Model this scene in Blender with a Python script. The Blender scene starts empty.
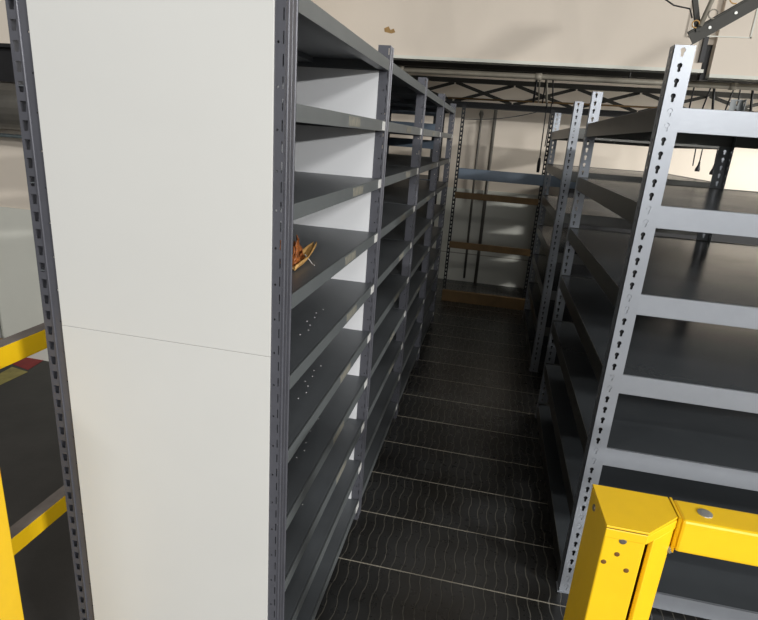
import bpy, bmesh, math, random
from mathutils import Vector, Matrix
from mathutils.geometry import tessellate_polygon
random.seed(7)
scn = bpy.context.scene
col = scn.collection

# ------------------------------------------------------------ materials
def mat(name, color, rough=.5, metal=0, noise=0.0, scale=6, bump=0, bscale=60, rnoise=0.0, color2=None, spec=.5, stretch=None):
    m = bpy.data.materials.new(name); m.use_nodes = True
    nt = m.node_tree; N = nt.nodes; Lk = nt.links
    b = N['Principled BSDF']
    b.inputs['Roughness'].default_value = rough; b.inputs['Metallic'].default_value = metal
    b.inputs['Specular IOR Level'].default_value = spec
    b.inputs['Base Color'].default_value = (*color, 1)
    tc = N.new('ShaderNodeTexCoord'); mp = N.new('ShaderNodeMapping')
    Lk.new(tc.outputs['Object'], mp.inputs['Vector'])
    if stretch: mp.inputs['Scale'].default_value = stretch
    if noise or color2:
        nz = N.new('ShaderNodeTexNoise'); nz.inputs['Scale'].default_value = scale; nz.inputs['Detail'].default_value = 6
        nz.inputs['Roughness'].default_value = .6
        Lk.new(mp.outputs[0], nz.inputs['Vector'])
        r = N.new('ShaderNodeValToRGB'); e = r.color_ramp.elements
        e[0].position = .3; e[1].position = .72
        c2 = color2 or tuple(c*(1-noise) for c in color)
        e[0].color = (*c2, 1); e[1].color = (*color, 1)
        Lk.new(nz.outputs['Fac'], r.inputs['Fac']); Lk.new(r.outputs['Color'], b.inputs['Base Color'])
        if rnoise:
            mr = N.new('ShaderNodeMapRange'); mr.inputs['To Min'].default_value = rough-rnoise; mr.inputs['To Max'].default_value = rough+rnoise
            Lk.new(nz.outputs['Fac'], mr.inputs['Value']); Lk.new(mr.outputs[0], b.inputs['Roughness'])
    if bump:
        n2 = N.new('ShaderNodeTexNoise'); n2.inputs['Scale'].default_value = bscale; n2.inputs['Detail'].default_value = 4
        Lk.new(mp.outputs[0], n2.inputs['Vector'])
        bp = N.new('ShaderNodeBump'); bp.inputs['Strength'].default_value = bump; bp.inputs['Distance'].default_value = .003
        Lk.new(n2.outputs['Fac'], bp.inputs['Height']); Lk.new(bp.outputs[0], b.inputs['Normal'])
    return m

M = dict(
    post = mat('grey_post_paint', (.105,.107,.125), .38, .25, .2, 9),
    lip = mat('grey_lip_paint', (.16,.175,.18), .42, .2, .15, 5),
    shelf = mat('grey_shelf_paint', (.105,.115,.125), .42, .15, .22, 4, .1, 40, .07),
    bright = mat('light_grey_steel_paint', (.31,.33,.365), .36, .35, .08, 12, .05, 90),
    rshelf = mat('satin_grey_shelf_paint', (.095,.105,.115), .24, .25, .15, 3, 0, 1, .05),
    dark = mat('black_steel', (.018,.018,.02), .5, .2, .3, 8),
    truss = mat('dark_truss_paint', (.045,.043,.036), .6, .1, .4, 7),
    panel = mat('white_laminate_panel', (.59,.59,.57), .42, 0, .04, 2.0),
    divider = mat('cool_white_panel', (.70,.71,.73), .4, 0, .04, 2.0),
    wallb = mat('beige_wall_paint', (.74,.66,.565), .7, 0, .07, 1.3, .1, 30),
    wallw = mat('white_wall_paint', (.72,.72,.65), .6, 0, .08, 2, .15, 12),
    ceil = mat('ceiling_paint', (.25,.24,.22), .8, 0, .08, 1),
    deckc = mat('dark_deck_underside', (.03,.028,.024), .8, 0, .4, 5),
    concrete = mat('dark_worn_floor', (.060,.056,.052), .6, 0, .35, 3, .3, 25),
    yellow = mat('yellow_rail_paint', (.90,.56,.010), .38, 0, .07, 14, .06, 70),
    yellowin = mat('rusty_inner_steel', (.16,.07,.01), .7, 0, .3, 20),
    dust = mat('grey_dust', (.22,.19,.17), .9, 0, .35, 12),
    galv = mat('galvanised_steel', (.42,.42,.40), .4, .6, .2, 20),
    pipe = mat('pale_conduit_paint', (.36,.33,.27), .5, .1, .35, 6),
    bolt = mat('bolt_steel', (.34,.31,.27), .4, .8, .3, 60),
    brownbar = mat('brown_board', (.20,.115,.038), .6, 0, .3, 9),
    bluebeam = mat('blue_grey_beam_paint', (.13,.17,.22), .4, .1, .2, 6),
    sticker = mat('white_sticker', (.75,.75,.73), .6, 0, .15, 60),
    residue = mat('tan_label_residue', (.30,.28,.22), .6, 0, .5, 45, color2=(.17,.175,.165)),
    speck = mat('pale_speck', (.5,.5,.5), .6),
    grey = mat('pale_grey_sheet', (.42,.43,.42), .55, 0, .12, 5),
    duct = mat('grey_duct', (.17,.16,.14), .45, .3, .35, 7),
    teal = mat('blue_grey_pipe', (.16,.2,.21), .5, .1, .4, 20),
    red = mat('red_floor_paint', (.30,.02,.02), .6, 0, .3, 14),
    fyel = mat('yellow_floor_paint', (.40,.34,.10), .6, 0, .4, 14),
    patch = mat('tan_bare_patch', (.42,.26,.10), .8, 0, .3, 40),
    leaf = mat('orange_brown_dry_leaf', (.42,.13,.03), .45, 0, .7, 70, .5, 120),
    bark = mat('tan_dry_bark', (.62,.36,.12), .6, 0, .4, 60, .4, 90),
    hall = mat('hall_wall_paint', (.22,.21,.20), .8, 0, .1, 1),
    olive = mat('shaded_olive_beam_paint', (.085,.085,.078), .33, .3, .35, 5),  # beam paint darkened so side and deep beams look in shade
    line = mat('faint_pencil_line', (.42,.44,.50), .7),
)

def deck_material():
    m = bpy.data.materials.new('ribbed_black_deck'); m.use_nodes = True
    nt = m.node_tree; N = nt.nodes; Lk = nt.links; b = N['Principled BSDF']
    tc = N.new('ShaderNodeTexCoord'); sp = N.new('ShaderNodeSeparateXYZ'); Lk.new(tc.outputs['Object'], sp.inputs[0])
    def mth(op, a, c=None, d=None):
        n = N.new('ShaderNodeMath'); n.operation = op
        for i, v in enumerate((a, c, d)):
            if v is None: continue
            if isinstance(v, (int, float)): n.inputs[i].default_value = v
            else: Lk.new(v, n.inputs[i])
        return n.outputs[0]
    x, y = sp.outputs[0], sp.outputs[1]
    # wavy grooves running along the aisle
    w1 = mth('MULTIPLY', mth('SINE', mth('MULTIPLY', y, 2*math.pi/.163)), .0052)
    w2 = mth('MULTIPLY', mth('SINE', mth('MULTIPLY', y, 6*math.pi/.163)), .0007)
    u = mth('DIVIDE', mth('ADD', mth('ADD', x, w1), w2), .0428)
    fr = mth('ABSOLUTE', mth('SUBTRACT', mth('FRACT', u), .5))      # .5 at groove
    g = N.new('ShaderNodeMapRange'); g.interpolation_type = 'SMOOTHSTEP'
    Lk.new(fr, g.inputs['Value']); g.inputs['From Min'].default_value = .43; g.inputs['From Max'].default_value = .485
    nz = N.new('ShaderNodeTexNoise'); nz.inputs['Scale'].default_value = 3.5; nz.inputs['Detail'].default_value = 7
    Lk.new(tc.outputs['Object'], nz.inputs['Vector'])
    n3 = N.new('ShaderNodeTexNoise'); n3.inputs['Scale'].default_value = 30; n3.inputs['Detail'].default_value = 5
    Lk.new(tc.outputs['Object'], n3.inputs['Vector'])
    r = N.new('ShaderNodeValToRGB'); e = r.color_ramp.elements
    e[0].position = .32; e[0].color = (.014,.0135,.0125,1); e[1].position = .7; e[1].color = (.034,.035,.036,1)
    Lk.new(nz.outputs['Fac'], r.inputs['Fac'])
    mx = N.new('ShaderNodeMix'); mx.data_type = 'RGBA'
    gg = mth('MULTIPLY', g.outputs[0], mth('MULTIPLY', n3.outputs['Fac'], 1.2))
    Lk.new(gg, mx.inputs['Factor']); Lk.new(r.outputs['Color'], mx.inputs[6]); mx.inputs[7].default_value = (.15,.14,.115,1)
    Lk.new(mx.outputs[2], b.inputs['Base Color'])
    b.inputs['Roughness'].default_value = .48
    mr = N.new('ShaderNodeMapRange'); mr.inputs['To Min'].default_value = .25; mr.inputs['To Max'].default_value = .31
    b.inputs['Specular IOR Level'].default_value = .45
    Lk.new(n3.outputs['Fac'], mr.inputs['Value']); Lk.new(mr.outputs[0], b.inputs['Roughness'])
    bp = N.new('ShaderNodeBump'); bp.inputs['Strength'].default_value = .5; bp.inputs['Distance'].default_value = .002
    Lk.new(mth('SUBTRACT', mth('MULTIPLY', n3.outputs['Fac'], .02), g.outputs[0]), bp.inputs['Height'])
    Lk.new(bp.outputs[0], b.inputs['Normal'])
    return m
M['deck'] = deck_material()

# ------------------------------------------------------------ geometry helpers
def box(bm, x0, x1, y0, y1, z0, z1):
    vs = [bm.verts.new(c) for c in ((x0,y0,z0),(x1,y0,z0),(x1,y1,z0),(x0,y1,z0),(x0,y0,z1),(x1,y0,z1),(x1,y1,z1),(x0,y1,z1))]
    for f in ((0,3,2,1),(4,5,6,7),(0,1,5,4),(1,2,6,5),(2,3,7,6),(3,0,4,7)): bm.faces.new([vs[i] for i in f])
    return vs
def prism(bm, poly, z0, z1):
    a = [bm.verts.new((x,y,z0)) for x,y in poly]; b = [bm.verts.new((x,y,z1)) for x,y in poly]; n = len(poly)
    bm.faces.new(a[::-1]); bm.faces.new(b)
    for i in range(n): bm.faces.new((a[i],a[(i+1)%n],b[(i+1)%n],b[i]))
def tube(bm, pts, r, n=10, cap=True):
    pts = [Vector(p) for p in pts]; rings = []
    rs = r if isinstance(r, (list, tuple)) else [r]*len(pts)
    up = Vector((.13,.21,1)).normalized()
    for i, p in enumerate(pts):
        t = (pts[min(i+1,len(pts)-1)]-pts[max(i-1,0)]).normalized()
        u = t.cross(up)
        if u.length < .05: u = t.cross(Vector((1,0,0)))
        u.normalize(); v = t.cross(u)
        rings.append([bm.verts.new(p+(u*math.cos(2*math.pi*k/n)+v*math.sin(2*math.pi*k/n))*rs[i]) for k in range(n)])
    for a, b in zip(rings, rings[1:]):
        for k in range(n): bm.faces.new((a[k],a[(k+1)%n],b[(k+1)%n],b[k]))
    if cap: bm.faces.new(rings[0][::-1]); bm.faces.new(rings[-1])
def bar(bm, p, q, w, t, up=(0,1,0)):
    # flat bar from p to q; w measured in the plane normal to 'up', t along 'up'
    p, q = Vector(p), Vector(q); d = (q-p).normalized(); n = Vector(up).normalized(); s = d.cross(n).normalized()
    vs = []
    for c in (p, q):
        for a, b in ((-1,-1),(1,-1),(1,1),(-1,1)): vs.append(bm.verts.new(c+s*w/2*a+n*t/2*b))
    for f in ((3,2,1,0),(4,5,6,7),(0,1,5,4),(1,2,6,5),(2,3,7,6),(3,0,4,7)): bm.faces.new([vs[i] for i in f])
def plate(bm, w, cells, th, M4):
    """strip of width w (local u 0..w) made of cells (v0, v1, [hole loops]); real holes, thickness th; mapped by M4 (u, v, depth)"""
    for v0, v1, holes in cells:
        loops = [[(0,v0),(w,v0),(w,v1),(0,v1)]] + holes
        flat = [p for l in loops for p in l]
        tris = tessellate_polygon([[Vector((*p,0)) for p in l] for l in loops])
        F = [bm.verts.new(M4 @ Vector((u,v,0))) for u,v in flat]; B = [bm.verts.new(M4 @ Vector((u,v,th))) for u,v in flat]
        for a,b,c in tris:
            try: bm.faces.new((F[a],F[b],F[c])); bm.faces.new((B[c],B[b],B[a]))
            except ValueError: pass
        o = 0
        for li, l in enumerate(loops):
            n = len(l)
            for i in range(n):
                j = (i+1)%n
                if li == 0 and i in (0,2): continue
                bm.faces.new((F[o+i],F[o+j],B[o+j],B[o+i]))
            o += n
def keyhole(cu, cv):
    pts = []
    R_, s = .0073, .0040
    for k in range(11):
        a = math.radians(-55+290*k/10); pts.append((cu+R_*math.cos(a), cv+.004+R_*math.sin(a)))
    pts += [(cu-s, cv-.012), (cu-s*.4, cv-.014), (cu+s*.4, cv-.014), (cu+s, cv-.012)]
    return pts
def trap(cu, cv, wt=.0080, wb=.0055, h=.0112):
    return [(cu-wb,cv-h),(cu+wb,cv-h),(cu+wt*.95,cv+h*.4),(cu+wt,cv+h),(cu-wt,cv+h),(cu-wt*.95,cv+h*.4)]
def circ(cu, cv, r=.003, n=8): return [(cu+r*math.cos(2*math.pi*k/n), cv+r*math.sin(2*math.pi*k/n)) for k in range(n)]
def rect(cu, cv, w, h): return [(cu-w,cv-h),(cu+w,cv-h),(cu+w,cv+h),(cu-w,cv+h)]
def frame4(o, u, v, d):
    m = Matrix.Identity(4)
    for i, a in enumerate((u, v, d)):
        for j in range(3): m[j][i] = a[j]
    for j in range(3): m[j][3] = o[j]
    return m

def build(name, bm, material, parent=None, smooth=False, bevel=0, label=None, offset=None):
    bmesh.ops.recalc_face_normals(bm, faces=bm.faces)
    me = bpy.data.meshes.new(name); bm.to_mesh(me); bm.free()
    me.materials.append(M[material] if isinstance(material, str) else material)
    if smooth: me.polygons.foreach_set('use_smooth', [True]*len(me.polygons))
    o = bpy.data.objects.new(name, me); col.objects.link(o)
    if parent: o.parent = parent
    if offset: o.location = offset
    if bevel:
        b = o.modifiers.new('bevel', 'BEVEL'); b.width = bevel; b.segments = 2; b.limit_method = 'ANGLE'
    if label: o['label'] = label
    return o
def tag(o, label, cat, group=None, kind=None):
    o['label'] = label; o['category'] = cat
    if group: o['group'] = group
    if kind: o['kind'] = kind
    return o
def empty(name, loc): 
    o = bpy.data.objects.new(name, None); o.location = loc; o.empty_display_size = .1; col.objects.link(o); return o
def struct(name, bm, material, **k):
    o = build(name, bm, material, **k)
    if not k.get('parent'): o['kind'] = 'structure'
    return o
def kids(o): return [c for c in list(bpy.data.objects) if c.parent == o]
def copy_tree(o, parent=None):
    ch = kids(o)
    c = o.copy(); col.objects.link(c); c.parent = parent
    for k in ch: copy_tree(k, c)
    return c
def B(): return bmesh.new()
def onebox(*a):
    bm = B(); box(bm, *a); return bm

# ------------------------------------------------------------ dimensions
XA = -.425            # aisle face of the left row
XB = -1.043           # back face of the left row
Y0, L = 1.091, 1.0105 # first bay start, bay length
TOP = 1.97; SP = .206; LIP = .034; ZP = 2.02
levels = [TOP-SP*k for k in range(10)]

# ------------------------------------------------------------ the setting
struct('floor', onebox(-7,8.3,-9,8,-.12,-.004), 'concrete')
struct('floor.001', onebox(-1.052,2.6,1.0,6.95,-.004,0), 'deck')
# bright seams between deck planks
for k in range(-2, 16):
    y = 1.847+.3268*k
    bm = B(); box(bm, -1.052, 2.6, y-.0022, y+.0022, 0, .0012)
    struct('trim_%d' % (k+3), bm, 'pipe')
struct('wall_far', onebox(-1.9,8.2,6.98,7.1,-.004,4.2), 'wallb')
struct('wall_left', onebox(-2.0,-1.9,3.12,7.1,-.004,4.2), 'wallb')
struct('wall_right', onebox(8.2,8.3,-9,7.1,-.004,4.2), 'hall')
struct('wall_back', onebox(-7,8.3,-9.1,-9,-.004,4.2), 'hall')
struct('wall_side', onebox(-7.1,-7,-9.1,3.2,-.004,4.2), 'hall')
w = struct('wall_left_end', onebox(-7,-1.9,3.12,3.22,1.08,4.2), 'wallb')
struct('wall_left_end.001', onebox(-7,-1.9,3.11,3.22,-.004,1.08), 'wallw')
struct('ceiling', onebox(-7.1,8.3,-9.1,7.1,4.2,4.3), 'ceil')
# bulkhead wall hanging over the racks, in two sheets
struct('wall_bulkhead', onebox(-1.9,1.318,4.6,4.7,2.315,4.2), 'wallb')
struct('trim_20', onebox(-1.9,1.335,4.585,4.7,2.292,2.315), 'wallw')
struct('wall_bulkhead.001', onebox(1.372,8.2,4.57,4.69,2.285,4.2), 'wallb')
struct('trim_21', onebox(1.31,1.40,4.62,4.68,2.48,4.2), 'wallb')
struct('trim_22', onebox(1.335,1.39,4.64,4.70,2.25,2.56), 'dark')
struct('trim_23', onebox(1.372,8.2,4.56,4.69,2.262,2.285), 'wallw')
# dark deck of the low ceiling behind the bulkhead
bm = B(); box(bm, -1.9,4.2,4.72,6.35,2.46,2.5)
for i in range(6): box(bm, -1.9,4.2,4.85+i*.27,4.93+i*.27,2.40,2.46)
struct('ceiling.001', bm, 'deckc')
# lower, whiter band of the far wall
struct('wall_far.001', onebox(-1.9,8.2,6.965,6.98,-.004,1.16), 'wallw')
bm = onebox(-1.9,4.2,6.961,6.966,.352,.362); struct('trim_24', bm, 'pipe')
# bare patch on bulkhead paint
bm = B()
px = [(-.99,2.50),(-.955,2.515),(-.94,2.49),(-.915,2.50),(-.90,2.475),(-.93,2.465),(-.96,2.47),(-.985,2.475)]
vs = [bm.verts.new((x,4.598,z)) for x,z in px]; f = bm.faces.new(vs)
r = bmesh.ops.extrude_face_region(bm, geom=[f]); [setattr(v.co,'y',4.6) for v in r['geom'] if isinstance(v, bmesh.types.BMVert)]
struct('trim_25', bm, 'patch')
# painted floor marks by the left wall
bm = B(); prism(bm, [(-3.162, 2.986), (-3.187, 3.152), (-3.021, 3.137), (-2.99, 2.942)], -.004, -.002); struct('trim_26', bm, 'red')
bm = B(); prism(bm, [(-3.101, 2.778), (-3.123, 2.945), (-2.966, 2.916), (-2.971, 2.65)], -.004, -.0025); struct('trim_27', bm, 'fyel')
# faint outline of an access cover on the bulkhead
bm = B()
for a in ((1.19,1.20,2.50,2.76),(1.57,1.58,2.50,2.76),(1.19,1.58,2.50,2.508)): box(bm, a[0],a[1],4.563,4.5705,a[2]+.02,a[3]+.02)
struct('trim_28', bm, 'wallw')

# ------------------------------------------------------------ left row parts
PITCH = .0402
def left_post_mesh(front, zt=ZP):
    """corner post: cross plate facing the camera + side plate. local origin at outer corner (x=0) , y=0 cross plate"""
    bm = B()
    n = int(zt/PITCH); cells = []
    if not front:    # rear post: wide cross plate with tapered slots, and a rolled edge
        for i in range(n):
            v1 = zt-PITCH*i; v0 = max(v1-PITCH, 0); hl = [trap(.0135, (v0+v1)/2+.0015)]
            if i % 2: hl.append(circ(.048, v0+.01, .0024))
            cells.append((v0, v1, hl))
        if cells[-1][0] > 0: cells.append((0, cells[-1][0], []))
        plate(bm, .056, cells, .0025, frame4((0,0,0),(1,0,0),(0,0,1),(0,1,0)))
        box(bm, 0,.0025,.0025,.045,0,zt)          # side plate
        tube(bm, [(.0285,-.0005,0),(.0285,-.0005,zt)], .0028, 8)
    else:            # aisle post: origin at the aisle corner, plate runs to -x
        for i in range(n):
            v1 = zt-PITCH*i; v0 = max(v1-PITCH, 0); hl = [rect(.0395, (v0+v1)/2, .0014, .011)]
            if i % 2: hl.append(circ(.0290, v0+.012, .0027))
            cells.append((v0, v1, hl))
        if cells[-1][0] > 0: cells.append((0, cells[-1][0], []))
        plate(bm, .044, cells, .0025, frame4((-.044,0,0),(1,0,0),(0,0,1),(0,1,0)))
        box(bm, -.003,0,.002,.058,0,zt)
        tube(bm, [(0,.014,0),(0,.014,zt)], .0028, 8)
        tube(bm, [(-.0008,.036,0),(-.0008,.036,zt)], .002, 8)
        tube(bm, [(-.001,.058,0),(-.001,.058,zt)], .0032, 8)
    return bm
def mesh_of(name, bm, material):
    bmesh.ops.recalc_face_normals(bm, faces=bm.faces)
    me = bpy.data.meshes.new(name); bm.to_mesh(me); bm.free(); me.materials.append(M[material]); return me
FP = mesh_of('post', left_post_mesh(True), 'post'); RP = mesh_of('post', left_post_mesh(False), 'post')
def shelf_mesh(dots):
    bm = B(); W = XA-XB; x0, x1 = -W+.004, 0; y0, y1 = .0, L-.006
    # pan: folded sheet with four lips and turned hems; origin at aisle corner, z=0 top
    box(bm, x0+.001, x1-.001, y0+.001, y1-.001, -.003, -.0005)
    box(bm, x1-.012, x1, .062, y1-.001, -LIP, 0)
    box(bm, x0, x0+.012, .05, y1-.045, -LIP, 0)
    box(bm, x0+.02, x1-.045, .003, .013, -LIP, -.001); box(bm, x0+.02, x1-.045, y1-.013, y1-.004, -LIP, -.001)
    box(bm, x1-.03, x1-.012, .062, y1-.03, -LIP, -LIP+.002)
    box(bm, (x0+x1)/2-.03, (x0+x1)/2+.03, .013, y1-.013, -.02, -.003)   # stiffening channel beneath
    return bm
SH = mesh_of('shelf', shelf_mesh(0), 'shelf')
LIPM = mesh_of('shelf_lip', onebox(-.0005,.0025,.060,L-.008,-LIP-.001,.001), 'lip')
STK = mesh_of('sticker', onebox(0,.0012,L-.062,L-.014,-LIP+.002,-.002), 'sticker')
RES = mesh_of('label_residue', onebox(0,.0008,L*.54,L*.54+.13,-LIP+.004,-.004), 'residue')
def bump_dots():
    bm = B()
    for k in range(3):
        for j in range(2):
            for i in range(3+j):
                cx, cy = -.07-.10*k-.02*j, .34+.045*i+.05*k+.12*j
                prism(bm, circ(cx+.01*(i%2), cy, .0021, 6), -.0008, .0012)
    return bm
DOT = mesh_of('punched_bumps', bump_dots(), 'speck')
def mk(name, me, parent, loc, label=None):
    o = bpy.data.objects.new(name, me); col.objects.link(o); o.parent = parent; o.location = loc
    if label: o['label'] = label
    return o
def left_bay(i, xoff=0, stickers=True, own_near=False, residue=False, dots=False):
    t = empty('shelving_bay', (XA+xoff, Y0+L*i, 0))
    W = XA-XB
    mk('post', FP, t, (0,0,0)); mk('post', RP, t, (-W,0,0))
    if i == 3: mk('post', FP, t, (0,L,0)); mk('post', RP, t, (-W,L,0))
    for k, z in enumerate(levels):
        s = mk('shelf', SH, t, (-.003,0,z))
        l = mk('shelf_lip', LIPM, s, (.003,0,0))
        if stickers and k > 0:
            mk('sticker', STK, s, (.0058,0,0))
        if residue and 0 < k < 8: mk('label_residue', RES, s, (.0056, (0,-.06,.03,-.02,.04,0,-.05,.02)[k], 0))
        if dots and 4 <= k <= 8: mk('punched_bumps', DOT, s, (0,0,0))['kind'] = 'stuff'
    return t
bay1 = left_bay(0, own_near=True, residue=True, dots=True)
tag(bay1, 'nearest bay of the left steel shelving row, with tall white panels on its end', 'shelving', 'bays of the left shelving row')
W = XA-XB
# white end panels (upper, lower) and the divider at the far side of bay one
ep = build('end_panel', onebox(XB+.056-XA, -.447-XA, -.006, -.001, 1.2195, 2.019), 'panel', bay1, label='upper white end panel', bevel=.0008)
ep2 = build('end_panel', onebox(XB+.055-XA, -.4475-XA, -.0055, -.001, .012, 1.2185), 'panel', bay1, label='lower white end panel', bevel=.0008)
build('divider_panel', onebox(XB+.006-XA, -.460-XA, L-.010, L-.004, .03, 1.934), 'divider', bay1, label='white divider panel')
b2 = left_bay(1, residue=True)
tag(b2, 'second bay of the left grey steel shelving row, just past the white divider', 'shelving', 'bays of the left shelving row')
b3 = left_bay(2, residue=True)
tag(b3, 'third bay of the left grey steel shelving row counted from the white end panel', 'shelving', 'bays of the left shelving row')
b4 = left_bay(3)
tag(b4, 'farthest bay of the left grey steel shelving row, nearest the far wall', 'shelving', 'bays of the left shelving row')
# row behind bays two to four, added to keep the view through them dark
for i in (1,2,3):
    t = left_bay(i, xoff=-.66, stickers=False, own_near=(i==1))
    tag(t, ['', 'added steel shelving bay darkening the view behind the second bay of the left row', 'added steel shelving bay darkening the view behind the third bay of the left row', 'added steel shelving bay darkening the view behind the farthest bay of the left row'][i], 'shelving', 'added shelving bays behind the left row')

# ------------------------------------------------------------ right racks
XR, XR2 = .4645, 1.241
KP = .0422; KT = 2.0124; RT = 2.030; LH = .0724
rl = list(range(7))
def right_post_mesh(mirror, yback, flat=0):
    bm = B(); cells = []; z = RT
    n = int(RT/KP)
    for i in range(n):
        v1 = RT-KP*i; v0 = v1-KP; c = KT-KP*i
        cells.append((v0, v1, [keyhole(.027, c)]))
    cells.append((0, RT-KP*n, []))
    s = -1 if mirror else 1
    plate(bm, .0608, cells, .0025, frame4((0,0,0),(s,0,0),(0,0,1),(0,1,0)))
    cells2 = [(a, b, [keyhole(.026, (a+b)/2+.0)] if a > 0 else []) for a, b, h in cells]
    d = -1 if yback else 1
    plate(bm, .046, cells2, .0025, frame4((0,0 if not yback else .0025,0),(0,d,0),(0,0,1),(s,0,0)))
    box(bm, *( (-.004,.067) if s>0 else (-.067,.004)), *((-.004,.05) if not yback else (-.048,.006)), 0, .004)   # foot plate
    return bm
PM = {(a,b): mesh_of('post', right_post_mesh(a,b), 'bright') for a in (0,1) for b in (0,1)}
def rivets(x, y, z, sg):
    bm = B()
    for dz in (KP*.5*sg,):
        zc = z-LH/2+dz+.001
        for r_, h, n in ((.0064,.0012,12),):
            vs = circ(x, zc+.002, r_, n); a = [bm.verts.new((u, y-h, v)) for u,v in vs]; b = [bm.verts.new((u, y+.004, v)) for u,v in vs]
            bm.faces.new(a)
            for k in range(n): bm.faces.new((a[k],a[(k+1)%n],b[(k+1)%n],b[k]))
    return bm
LN = {m: mesh_of('post_shade_web', onebox(*((.003,.056) if not m else (-.056,-.003)), .012,.014,.005,RT-.037), 'dark') for m in (0,1)}  # web coloured black so the keyholes look shaded inside
def right_rack(ya, yb, near_x2=XR2, em='bright'):
    t = empty('rivet_rack', (XR, ya, 0)); D = yb-ya; Wd = near_x2-XR
    for q, xx in ((0,0),(1,Wd)):
        pp = mk('post', PM[(q,0)], t, (xx,0,0)); mk('post_shade_web', LN[q], pp, (0,0,0), 'inner web of the post, coloured dark for shade')
    mk('post', PM[(0,1)], t, (0,D,0)); mk('post', PM[(1,1)], t, (Wd,D,0))
    for k, z in enumerate(rl):
        zc = KT-KP*(4.5+7*k)
        zt_ = zc+LH/2
        z = zt_
        sh = build('shelf', onebox(.006,Wd-.006,.006,D-.006,-.016,-.0035), 'rshelf', t, offset=(0,0,zt_))
        for yy, nm in ((.0028,'end_beam'),(D-.010,'end_beam')):
            bm = B(); box(bm, .0035, Wd-.0035, yy, yy+.0035, -LH, 0); box(bm, .0035, Wd-.0035, yy, yy+.010, -.0025, 0)
            box(bm, .0035, Wd-.0035, yy, yy+.010, -LH, -LH+.0025)
            e = build(nm, bm, em if yy < .005 else 'olive', t, bevel=.0012, offset=(0,0,zt_))  # rear beams take the shade-darkened colour
            if yy < .005:
                for rx in (.027, Wd-.027):
                    for sg in (1,-1): build('rivet', rivets(rx, yy-.001, 0, sg), 'bright', e)
        for xx in (.0028, Wd-.0063):
            bm = B(); box(bm, xx, xx+.0035, .0065, D-.010, -LH, 0)
            inn = 1 if xx < .1 else -1
            box(bm, min(xx,xx+inn*.02), max(xx+.0035,xx+.0035+inn*.02), .0065, D-.010, -.006, -.0035) if False else None
            build('side_beam', bm, 'olive', t, bevel=.001, offset=(0,0,zt_))  # aisle-side shade is in the beam colour
    return t
r1 = right_rack(1.922, 3.477, 2.05)
mk('post', mesh_of('post', right_post_mesh(1,1), 'lip'), r1, (1.241-XR,3.477-1.922,0), 'darker grey middle post at the back')
tag(r1, 'nearest grey keyhole-post steel rack on the right side of the aisle', 'rack', 'right side steel racks')
r2 = right_rack(4.235, 5.722, 1.53, 'olive')  # far rack: front beams also in the colour darkened for shade
tag(r2, 'farther grey keyhole-post steel rack on the right side, by the far wall', 'rack', 'right side steel racks')

# ------------------------------------------------------------ barrier at the aisle end
br = empty('end_barrier', (-.42, 5.99, 0))
def bpost(x, flip):
    bm = B(); cells = []; zt = 2.07; n = int(zt/.0437)
    for i in range(n):
        v1 = zt-.0437*i; cells.append((v1-.0437, v1, [keyhole(.017, v1-.02)]))
    cells.append((0, zt-.0437*n, []))
    plate(bm, .036, cells, .0025, frame4((0,0,0),(1,0,0),(0,0,1),(0,1,0)))
    box(bm, *((0,.0025) if not flip else (.0335,.036)), .0025,.04,0,zt)
    return build('post', bm, 'dark', br, offset=(x,0,0), label='dark post full of keyholes')
bpost(-.005, 0); bpost(.872, 1)
build('cross_beam', onebox(.031,1.9,-.014,-.003,1.335,1.445), 'bluebeam', br, bevel=.003, label='blue-grey cross beam').data
build('cross_rail', onebox(.02,.88,-.030,-.003,1.135,1.200), 'brownbar', br, bevel=.002, label='upper brown rail')
build('cross_rail', onebox(.02,.88,-.030,-.003,.60,.67), 'brownbar', br, bevel=.002, label='lower brown rail')
build('kick_board', onebox(.0,.91,-.045,-.005,0,.125), 'brownbar', br, bevel=.002, label='wide brown kick board')
tag(br, 'barrier of a blue-grey beam and brown boards closing the far end of the aisle', 'barrier')

# ------------------------------------------------------------ rack standing across the far left corner
fr = empty('storage_rack', (-.58, 5.25, 0))
for x in (-1.30,-.04):
    for y in (0,.60): build('post', onebox(x,x+.04,y,y+.04,0,2.0), 'dark', fr)
for z in (1.985,1.845,1.70,1.35,1.0,.65,.3,.08):
    o = build('shelf', onebox(-1.296,-.004,.003,.637,z-.004,z), 'shelf', fr)
    build('cross_beam', onebox(-1.297,-.003,-.003,.003,z-.075 if z > 1.4 else z-.05,z), 'bluebeam', fr, label='blue-grey beam')
tag(fr, 'dark rack with blue-grey beams standing across the corner past the left row', 'rack')

cb = empty('dark_filler_cabinet', (.78, 6.35, 0))  # invented cabinet, darkens the far wall seen between the right shelves
build('body', onebox(0,3.0,.02,.55,.04,1.33), 'dark', cb); build('plinth', onebox(.02,2.98,.05,.53,0,.04), 'dark', cb)
for k in range(4):
    d = build('door', onebox(.01+.75*k,.74+.75*k,0,.02,.06,1.31), 'dark', cb, bevel=.003)
    build('handle', onebox(.68+.75*k,.70+.75*k,-.02,0,.7,.85), 'galv', d)
tag(cb, 'invented low black cabinet filling the dark gap behind the right racks', 'cabinet')

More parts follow.
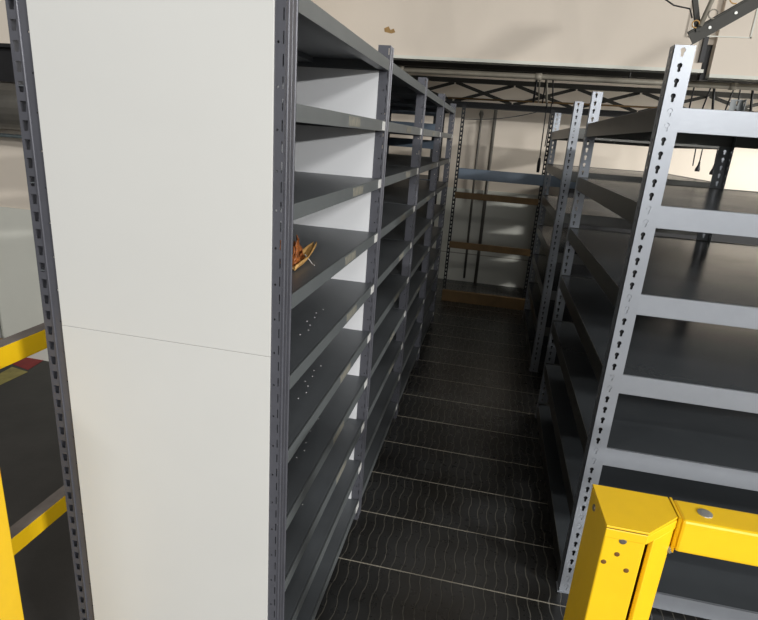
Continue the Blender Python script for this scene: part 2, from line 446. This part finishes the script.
# ------------------------------------------------------------ right yellow guardrail
zt = 1.12
g = empty('yellow_guardrail', (.3,.9,0))
def yb(name, bm, m='yellow', **k):
    o = build(name, bm, m, g, **k); o.location = (-.3,-.9,0); return o
bm = B()
prism(bm, [(.252,.958),(.257,.841),(.3235,.841),(.3235,.870),(.300,.870),(.300,.958)], .012, zt-.008)
prism(bm, [(.3405,.8575),(.385,.901),(.385,.957),(.376,.957),(.376,.905),(.3345,.8635)], .012, zt-.024)
yb('post', bm, bevel=.0025)
bm = B(); prism(bm, [(.301,.871),(.3225,.871),(.372,.912),(.372,.955),(.301,.955)], .02, zt-.03); yb('post_core', bm, 'yellowin', label='rust brown inner core seen through the slot')
bm = B(); prism(bm, [(.252,.958),(.257,.840),(.3240,.840),(.386,.900),(.386,.958)], zt-.024, zt-.006)
yb('post_collar', bm, bevel=.0015)
bm = B(); prism(bm, [(.2515,.9585),(.2565,.8395),(.3245,.8395),(.3855,.9005),(.3840,.9585)], zt-.004, zt); yb('post_cap', bm, bevel=.001)
bm = B(); prism(bm, [(.253,.957),(.258,.841),(.3230,.841),(.384,.901),(.384,.957)], zt-.0065, zt-.0035); yb('cap_seam', bm, 'yellowin', label='dark seam under the cap')
bm = B(); prism(bm, [(.20,1.01),(.20,.79),(.44,.79),(.44,1.01)], 0, .012); yb('base_plate', bm, bevel=.002)
for z1 in (zt, .56):
    yb('rail', onebox(.392,3.2,.893,.957,z1-.066,z1), bevel=.005)
    bm = B(); prism(bm, [(.3865,.958),(.3865,.899),(.3905,.894),(.3905,.957)], z1-.07, z1+.001); yb('rail_flange', bm, bevel=.0005)
def ybolt(c, n, r=.0065, h=.003, m='bolt'):
    bm = B(); c = Vector(c); n = Vector(n).normalized()
    tube(bm, [c-n*.001, c+n*h*.5, c+n*h], [r*1.35, r*1.3, r*.7], 14); 
    return yb('bolt', bm, m, smooth=False)
for x, z in ((.2877,1.094),(.2835,1.066),(.2655,1.046),(.3040,1.037)): ybolt((x,.841,z), (0,-1,0), .0034 if z < 1.09 else .0048, .0012, 'yellowin' if z < 1.09 else 'bolt')
ybolt((.2535,.92,1.095), (-1,0.02,0), .005)
ybolt((.437,.926,zt), (0,0,1), .0095, .003, 'galv')
ybolt((.3875,.9035,1.050), (.8,-.6,0), .0055, .005, 'galv')
yb('post', onebox(3.2,3.34,.84,.958,0,zt), bevel=.004)
tag(g, 'yellow steel guardrail with a capped corner post in the right foreground', 'guardrail', 'yellow guardrails')

# ------------------------------------------------------------ left yellow guardrail
g2 = empty('yellow_guardrail', (-1.2,1.0,0))
def yl(name, bm, m='yellow', **k):
    o = build(name, bm, m, g2, **k); o.location = (1.2,-1.0,0); return o
bm = B(); prism(bm, [(-1.245,.86),(-1.115,.86),(-1.10,.875),(-1.10,.965),(-1.245,.965)], .012, zt); yl('post', bm, bevel=.003)
yl('base_plate', onebox(-1.29,-1.06,.81,1.01,-.004,.012), bevel=.002)
for z1 in (zt, .56):
    r_ = yl('rail', onebox(-1.243,-1.200,.966,1.98,z1-.058,z1), bevel=.003)
    d = build('rail_dust', onebox(-1.242,-1.2015,.967,1.98,z1-.0005,z1+.0012), 'dust', r_, label='grey dust along the top of the rail')
yl('post', onebox(-1.245,-1.14,1.98,2.06,-.004,zt), bevel=.003)
tag(g2, 'yellow steel guardrail with dusty rails behind the white end panel, at the left edge', 'guardrail', 'yellow guardrails')

# ------------------------------------------------------------ left background things
bm = B(); box(bm, -4.2,-3.33,3.06,3.095,.02,.72)
o = tag(build('grey_sheet', bm, 'grey', bevel=.004), 'pale grey flat sheet leaning on the white wall at the left edge', 'sheet')
for z in (.69,.13): build('hinge', onebox(-3.345,-3.29,3.05,3.062,z-.012,z+.012), 'patch', o)
bm = B(); tube(bm, [(-6.9,2.93,1.72),(-1.95,2.93,1.72)], .13, 24)
for x in (-5.5,-4.5,-3.6,-3.05,-2.4): tube(bm, [(x,2.93,1.72),(x+.03,2.93,1.72)], .138, 24)
o = tag(build('air_duct', bm, 'duct', smooth=False), 'grey round duct running along the left background wall', 'duct')
bm = B(); box(bm, -6.9,-1.95,3.0,3.1,1.86,1.88); box(bm, -6.9,-1.95,3.045,3.055,1.88,2.05); box(bm, -6.9,-1.95,3.0,3.1,2.05,2.07)
tag(build('ceiling_beam', bm, 'dark'), 'dark steel beam above the round duct on the left background wall', 'beam')
bm = B(); tube(bm, [(-6.9,3.0,1.55),(-1.95,3.0,1.55)], .011, 12)
tag(build('wall_pipe', bm, 'teal', smooth=True), 'thin blue-grey pipe under the round duct on the left wall', 'pipe')

# ------------------------------------------------------------ overhead steel behind the bulkhead
bm = B(); tube(bm, [(-1.85,4.82,2.232),(4.15,4.82,2.247)], .021, 14)
for x in (-.9,.2,1.6,2.8): tube(bm, [(x,4.82,2.237+x*.0025),(x+.05,4.82,2.237+x*.0025)], .026, 14)
cd_ = build('conduit', bm, 'pipe', smooth=True)
for x in (-1.2,.9,2.9):
    bm = B(); tube(bm, [(x,4.84,2.25),(x,4.84,2.405)], .005, 8); build('pipe_hanger', bm, 'dark', cd_)
tag(cd_, 'pale horizontal pipe running just behind the beige bulkhead edge', 'pipe')
tr = empty('roof_truss', (0,6.3,2.05))
def trp(name, bm, m='truss', **k):
    o = build(name, bm, m, tr, **k); o.location = (0,-6.3,-2.05); return o
bm = B(); box(bm, -1.85,4.15,6.26,6.34,2.055,2.065); box(bm, -1.85,4.15,6.295,6.305,2.065,2.105); box(bm, -1.85,4.15,6.26,6.34,2.105,2.115)
trp('bottom_chord', bm, 'dark', label='black bottom beam')
trp('top_chord', onebox(-1.85,4.15,6.28,6.33,2.30,2.345))
for k in range(9):
    x = -1.78+.62*k
    bm = B(); bar(bm, (x,6.285,2.30), (x+.60,6.285,2.115), .032, .006); trp('brace', bm)
    bm = B(); bar(bm, (x,6.315,2.115), (x+.60,6.315,2.30), .032, .006); trp('brace', bm)
tag(tr, 'dark cross-braced steel truss in front of the far wall top', 'truss')
bm = B(); tube(bm, [(-.6,6.18,2.135),(0.2,6.18,2.145),(4.1,6.18,2.19)], .009, 8)
tag(build('rusty_pipe', bm, 'brownbar', smooth=True), 'thin rusty brown pipe running above the black truss beam', 'pipe')
# short dark header towards the far end
bm = B(); box(bm, -1.85,4.15,5.6,5.66,2.36,2.46)
tag(build('ceiling_joist', bm, 'truss'), 'dark joist under the low deck between pale pipe and truss', 'joist')
bars = [.27,.32,.36,.40,.46, 1.52,1.62,1.72,1.83,1.93,2.03,2.14,2.26,2.38,2.5,2.63]
for i, x in enumerate(bars):
    bm = B(); dx = random.choice((-.05,-.03,0,.0,.05))
    tube(bm, [(x+dx,6.08,2.46),(x,6.08,2.13)], .007 if i%3 else .011, 8)
    tag(build('hanger_rod', bm, 'pipe' if i in (1,3) else 'dark', smooth=True),
        'thin steel hanger rod in the cluster above the far right rack' if x < 1 else 'thin dark hanger rod above the nearest right rack in the row of hangers', 'rod',
        'hanger rods above the far rack' if x < 1 else 'hanger rods above the near rack')
# cords with plugs
lab = ['black hanging cord, leftmost of three behind the nearest right rack', 'black hanging cord, middle of three behind the nearest right rack', 'black hanging cord, rightmost of three behind the nearest right rack']
for i, (x, x2, zb) in enumerate(((1.885,1.905,1.60),(1.955,1.96,1.60),(2.09,2.10,1.58))):
    o = build('extension_cord', (lambda bm: (tube(bm, [(x,6.2,2.10),((x+x2)/2,6.2,1.85),(x2,6.2,zb+.04)], .006, 8), bm)[1])(B()), 'dark', smooth=True)
    tag(o, lab[i], 'cord')
    if i:
        bm = B(); tube(bm, [(x2,6.2,zb+.085),(x2,6.2,zb+.05),(x2-.004,6.2,zb+.01),(x2-.004,6.2,zb-.01)], [.008,.012,.024,.022], 12)
        build('plug', bm, 'dark', o, smooth=True)
for i, (x, zb, lb) in enumerate(((.39,1.60,'black hanging cord with a thick handle beside the aisle end, left of two'),(.432,1.72,'thin black hanging cord beside the aisle end, right of two'))):
    bm = B(); tube(bm, [(x,5.86,2.12),(x+.004,5.86,1.9),(x+.01*(1-i),5.86,zb)], .0055, 8)
    o = tag(build('extension_cord', bm, 'dark', smooth=True), lb, 'cord')
    if not i:
        bm = B(); tube(bm, [(x+.01,5.86,zb+.01),(x+.01,5.86,zb-.04),(x+.012,5.86,zb-.13)], [.01,.018,.014], 10); build('handle', bm, 'dark', o, smooth=True)
bm = B(); tube(bm, [(-.41,6.0,1.93)]+[(-.40+.80*t,6.0+.3*t,1.93+.15*t-.035*t*(1-t)*4) for t in [k/14 for k in range(1,15)]]+[(.42,6.31,2.13)], .004, 6)
tag(build('slack_cable', bm, 'dark', smooth=True), 'thin dark cable sagging across the top of the far wall', 'cable')
# far wall pipes
bm = B(); tube(bm, [(-.262,6.93,2.07),(-.262,6.93,2.03),(-.258,6.93,1.98),(-.255,6.93,1.5),(-.232,6.93,.05)], [.016,.03,.014,.014,.014], 10)
tag(build('wall_conduit', bm, 'duct', smooth=True), 'thin dark conduit with a funnel top on the far wall', 'conduit')
bm = B(); tube(bm, [(-.10,6.93,2.1),(-.085,6.93,0)], .02, 12)
tag(build('wall_pipe', bm, 'duct', smooth=True), 'grey pipe running down the far wall right of the dark conduit', 'pipe')

# ------------------------------------------------------------ strut hanging at the top right
st = empty('hanging_strut', (.87,3.2,2.3))
def sp_(name, bm, m, **k):
    o = build(name, bm, m, st, **k); o.location = (-.87,-3.2,-2.3); return o
bm = B()
a, b_ = Vector((.838,3.2,2.268)), Vector((1.42,3.2,2.66))
bar(bm, a, b_, .058, .004); bar(bm, a+Vector((.016,.02,-.024)), b_+Vector((.016,.02,-.024)), .004, .042); 
tube(bm, [a+Vector((-.016,0,.024)), b_+Vector((-.016,0,.024))], .006, 8)
sp_('angle_bar', bm, 'truss', label='olive angle iron')
bm = B()
for s in (.13,.30,.46,.7): 
    c = a+(b_-a)*s; tube(bm, [c+Vector((0,-.001,0)), c+Vector((0,-.006,0))], .007, 10)
sp_('bolt', bm, 'galv')
bm = B(); tube(bm, [(.862,3.17,2.318),(.905,3.17,2.50),(1.02,3.17,2.85),(1.02,3.17,4.2)], .011, 10); sp_('down_pipe', bm, 'pipe', smooth=True, label='pale down pipe')
bm = B(); bar(bm, (.867,3.2,2.30), (.80,3.2,2.50), .022, .02); bar(bm, (.80,3.2,2.50), (.72,3.2,2.85), .022, .02); bar(bm, (.72,3.2,2.85), (.72,3.2,4.2), .022, .02); sp_('hanger_strap', bm, 'truss')
bm = B(); tube(bm, [(.50,3.21,2.60),(.65,3.21,2.46),(.735,3.21,2.413),(.81,3.21,2.40),(.83,3.21,2.36)], .0035, 6); sp_('wire', bm, 'dark', smooth=True)
def ring(c, r, w, m):
    bm = B(); c = Vector(c); tube(bm, [c+Vector((r*math.cos(t),0,r*math.sin(t))) for t in [2*math.pi*k/16 for k in range(14)]], w, 6); sp_('wire_loop', bm, m, smooth=True)
ring((.838,3.16,2.325), .016, .0028, 'bark'); ring((.905,3.16,2.37), .02, .003, 'pipe'); ring((.985,3.16,2.44), .024, .0028, 'bark')
tag(st, 'olive angle iron strut with pipe and wires hanging at the top right', 'strut')
struct('trim_29', onebox(1.288,1.318,4.57,4.6,2.36,2.53), 'dark')

# ------------------------------------------------------------ dried husk on the fourth shelf
zs = levels[3]+.0012
hk = empty('dried_husk', (-.515,1.45,zs))
bm = B()
n = 14
rows = []
for i in range(n):
    t = i/(n-1); y = -.095+.235*t; x = .020-.020*t; wv = .011*math.sin(math.pi*min(1,t*.9+.1))+.003; h = .004+.020*t**2.0
    row = []
    for j in range(7):
        u = j/6*2-1; row.append(bm.verts.new((x+u*wv, y+.004*math.sin(9*t+j), h+.016*u*u+.002*math.sin(11*t+3*j))))
    rows.append(row)
for a, b_ in zip(rows, rows[1:]):
    for j in range(6): bm.faces.new((a[j],a[j+1],b_[j+1],b_[j]))
o = build('bark_strip', bm, 'bark', hk, smooth=True, label='tan boat-shaped strip'); m_ = o.modifiers.new('s','SOLIDIFY'); m_.thickness = .004; m_.offset = 1
for q in range(34):
    bm = B(); rnd = random.Random(q); ln = rnd.uniform(.05,.095); a0 = rnd.uniform(-.5,.5)
    bx, by = -.002+rnd.uniform(-.022,.018), -.065+rnd.uniform(-.035,.075); rows = []
    lean = rnd.uniform(-.4,.4)
    for i in range(8):
        t = i/7; w_ = .012*math.sin(math.pi*(t*.85+.12)); row = []
        for j in (-1,0,1):
            tw = a0+t*2.6*rnd.uniform(.8,1.1)
            row.append(bm.verts.new((bx+w_*j*math.cos(tw)+lean*t*.03, by+w_*j*math.sin(tw)-.02*t*(1 if q%3 else -1.5), .012+ln*t*.78*(1 if by < -.0 else .5)+.004*math.sin(t*14+q))))
        rows.append(row)
    for a, b_ in zip(rows, rows[1:]):
        for j in range(2): bm.faces.new((a[j],a[j+1],b_[j+1],b_[j]))
    o = build('curled_leaf', bm, 'leaf', hk, smooth=True); m_ = o.modifiers.new('s','SOLIDIFY'); m_.thickness = .002
bm = B(); tube(bm, [(.012,.02,.022),(.030,.012,.008),(.040,.004,.0015),(.05,-.008,.0015)], .0012, 6); build('twig', bm, 'speck', hk)
tag(hk, 'crumpled orange-brown dried husk lying on a shelf of the nearest left bay', 'husk')

# ------------------------------------------------------------ camera
cam = bpy.data.cameras.new('camera'); co = bpy.data.objects.new('camera', cam); col.objects.link(co)
r = Vector((0.9758469,0.2067951,0.07041736)); u = Vector((-0.1286507,0.28349522,0.95030493)); f = Vector((-0.17655542,0.93641136,-0.30325227))
mw = Matrix((( r.x,u.x,-f.x,0),( r.y,u.y,-f.y,0),( r.z,u.z,-f.z,1.7157),(0,0,0,1)))
co.matrix_world = mw
cam.sensor_fit = 'HORIZONTAL'; cam.sensor_width = 36; cam.lens = 549.34/758*36; cam.clip_start = .02
scn.camera = co

# ------------------------------------------------------------ lights
def area(name, loc, target, sx, sy, power, color=(1,.99,.965)):
    l = bpy.data.lights.new(name, 'AREA'); l.shape = 'RECTANGLE'; l.size = sx; l.size_y = sy; l.energy = power; l.color = color
    o = bpy.data.objects.new(name, l); col.objects.link(o); o.location = loc
    d = Vector(target)-Vector(loc); o.rotation_euler = d.to_track_quat('-Z','Y').to_euler(); return o
area('ceiling_tube_light', (6.6,-2.6,3.05), (4.6,-1.0,.8), 1.2, .14, 450)
area('ceiling_tube_light', (0.9,-1.5,3.9), (0.9,-1.5,0), 1.2, .14, 45)
area('ceiling_tube_light', (3.4,-6.5,3.8), (3.2,-4,0), 1.2, .3, 330)
area('ceiling_tube_light', (-3.4,-1.6,3.8), (-3.2,1.0,0), 1.2, .3, 50)
area('ceiling_tube_light', (0.9,6.66,2.9), (0.9,6.75,0), 3.0, .15, 3, (1,.97,.90))
area('far_wall_fill', (3.8,5.3,2.3), (0.0,6.98,.6), .9, .5, 80, (1,.98,.92))  # added fill out of view, brightens the far wall
area('low_front_fill', (0.9,-5.0,2.2), (0.2,3,1.6), 2.4, .8, 55, (.97,.99,1))  # added low fill behind the camera for the divider and shelf undersides
wd = bpy.data.worlds.new('world'); scn.world = wd; wd.use_nodes = True
wd.node_tree.nodes['Background'].inputs[0].default_value = (.5,.5,.5,1); wd.node_tree.nodes['Background'].inputs[1].default_value = .005
scn.view_settings.view_transform = 'Standard'; scn.view_settings.look = 'None'; scn.view_settings.gamma = 1
scn.view_settings.use_curve_mapping = False; scn.view_settings.exposure = 0.26
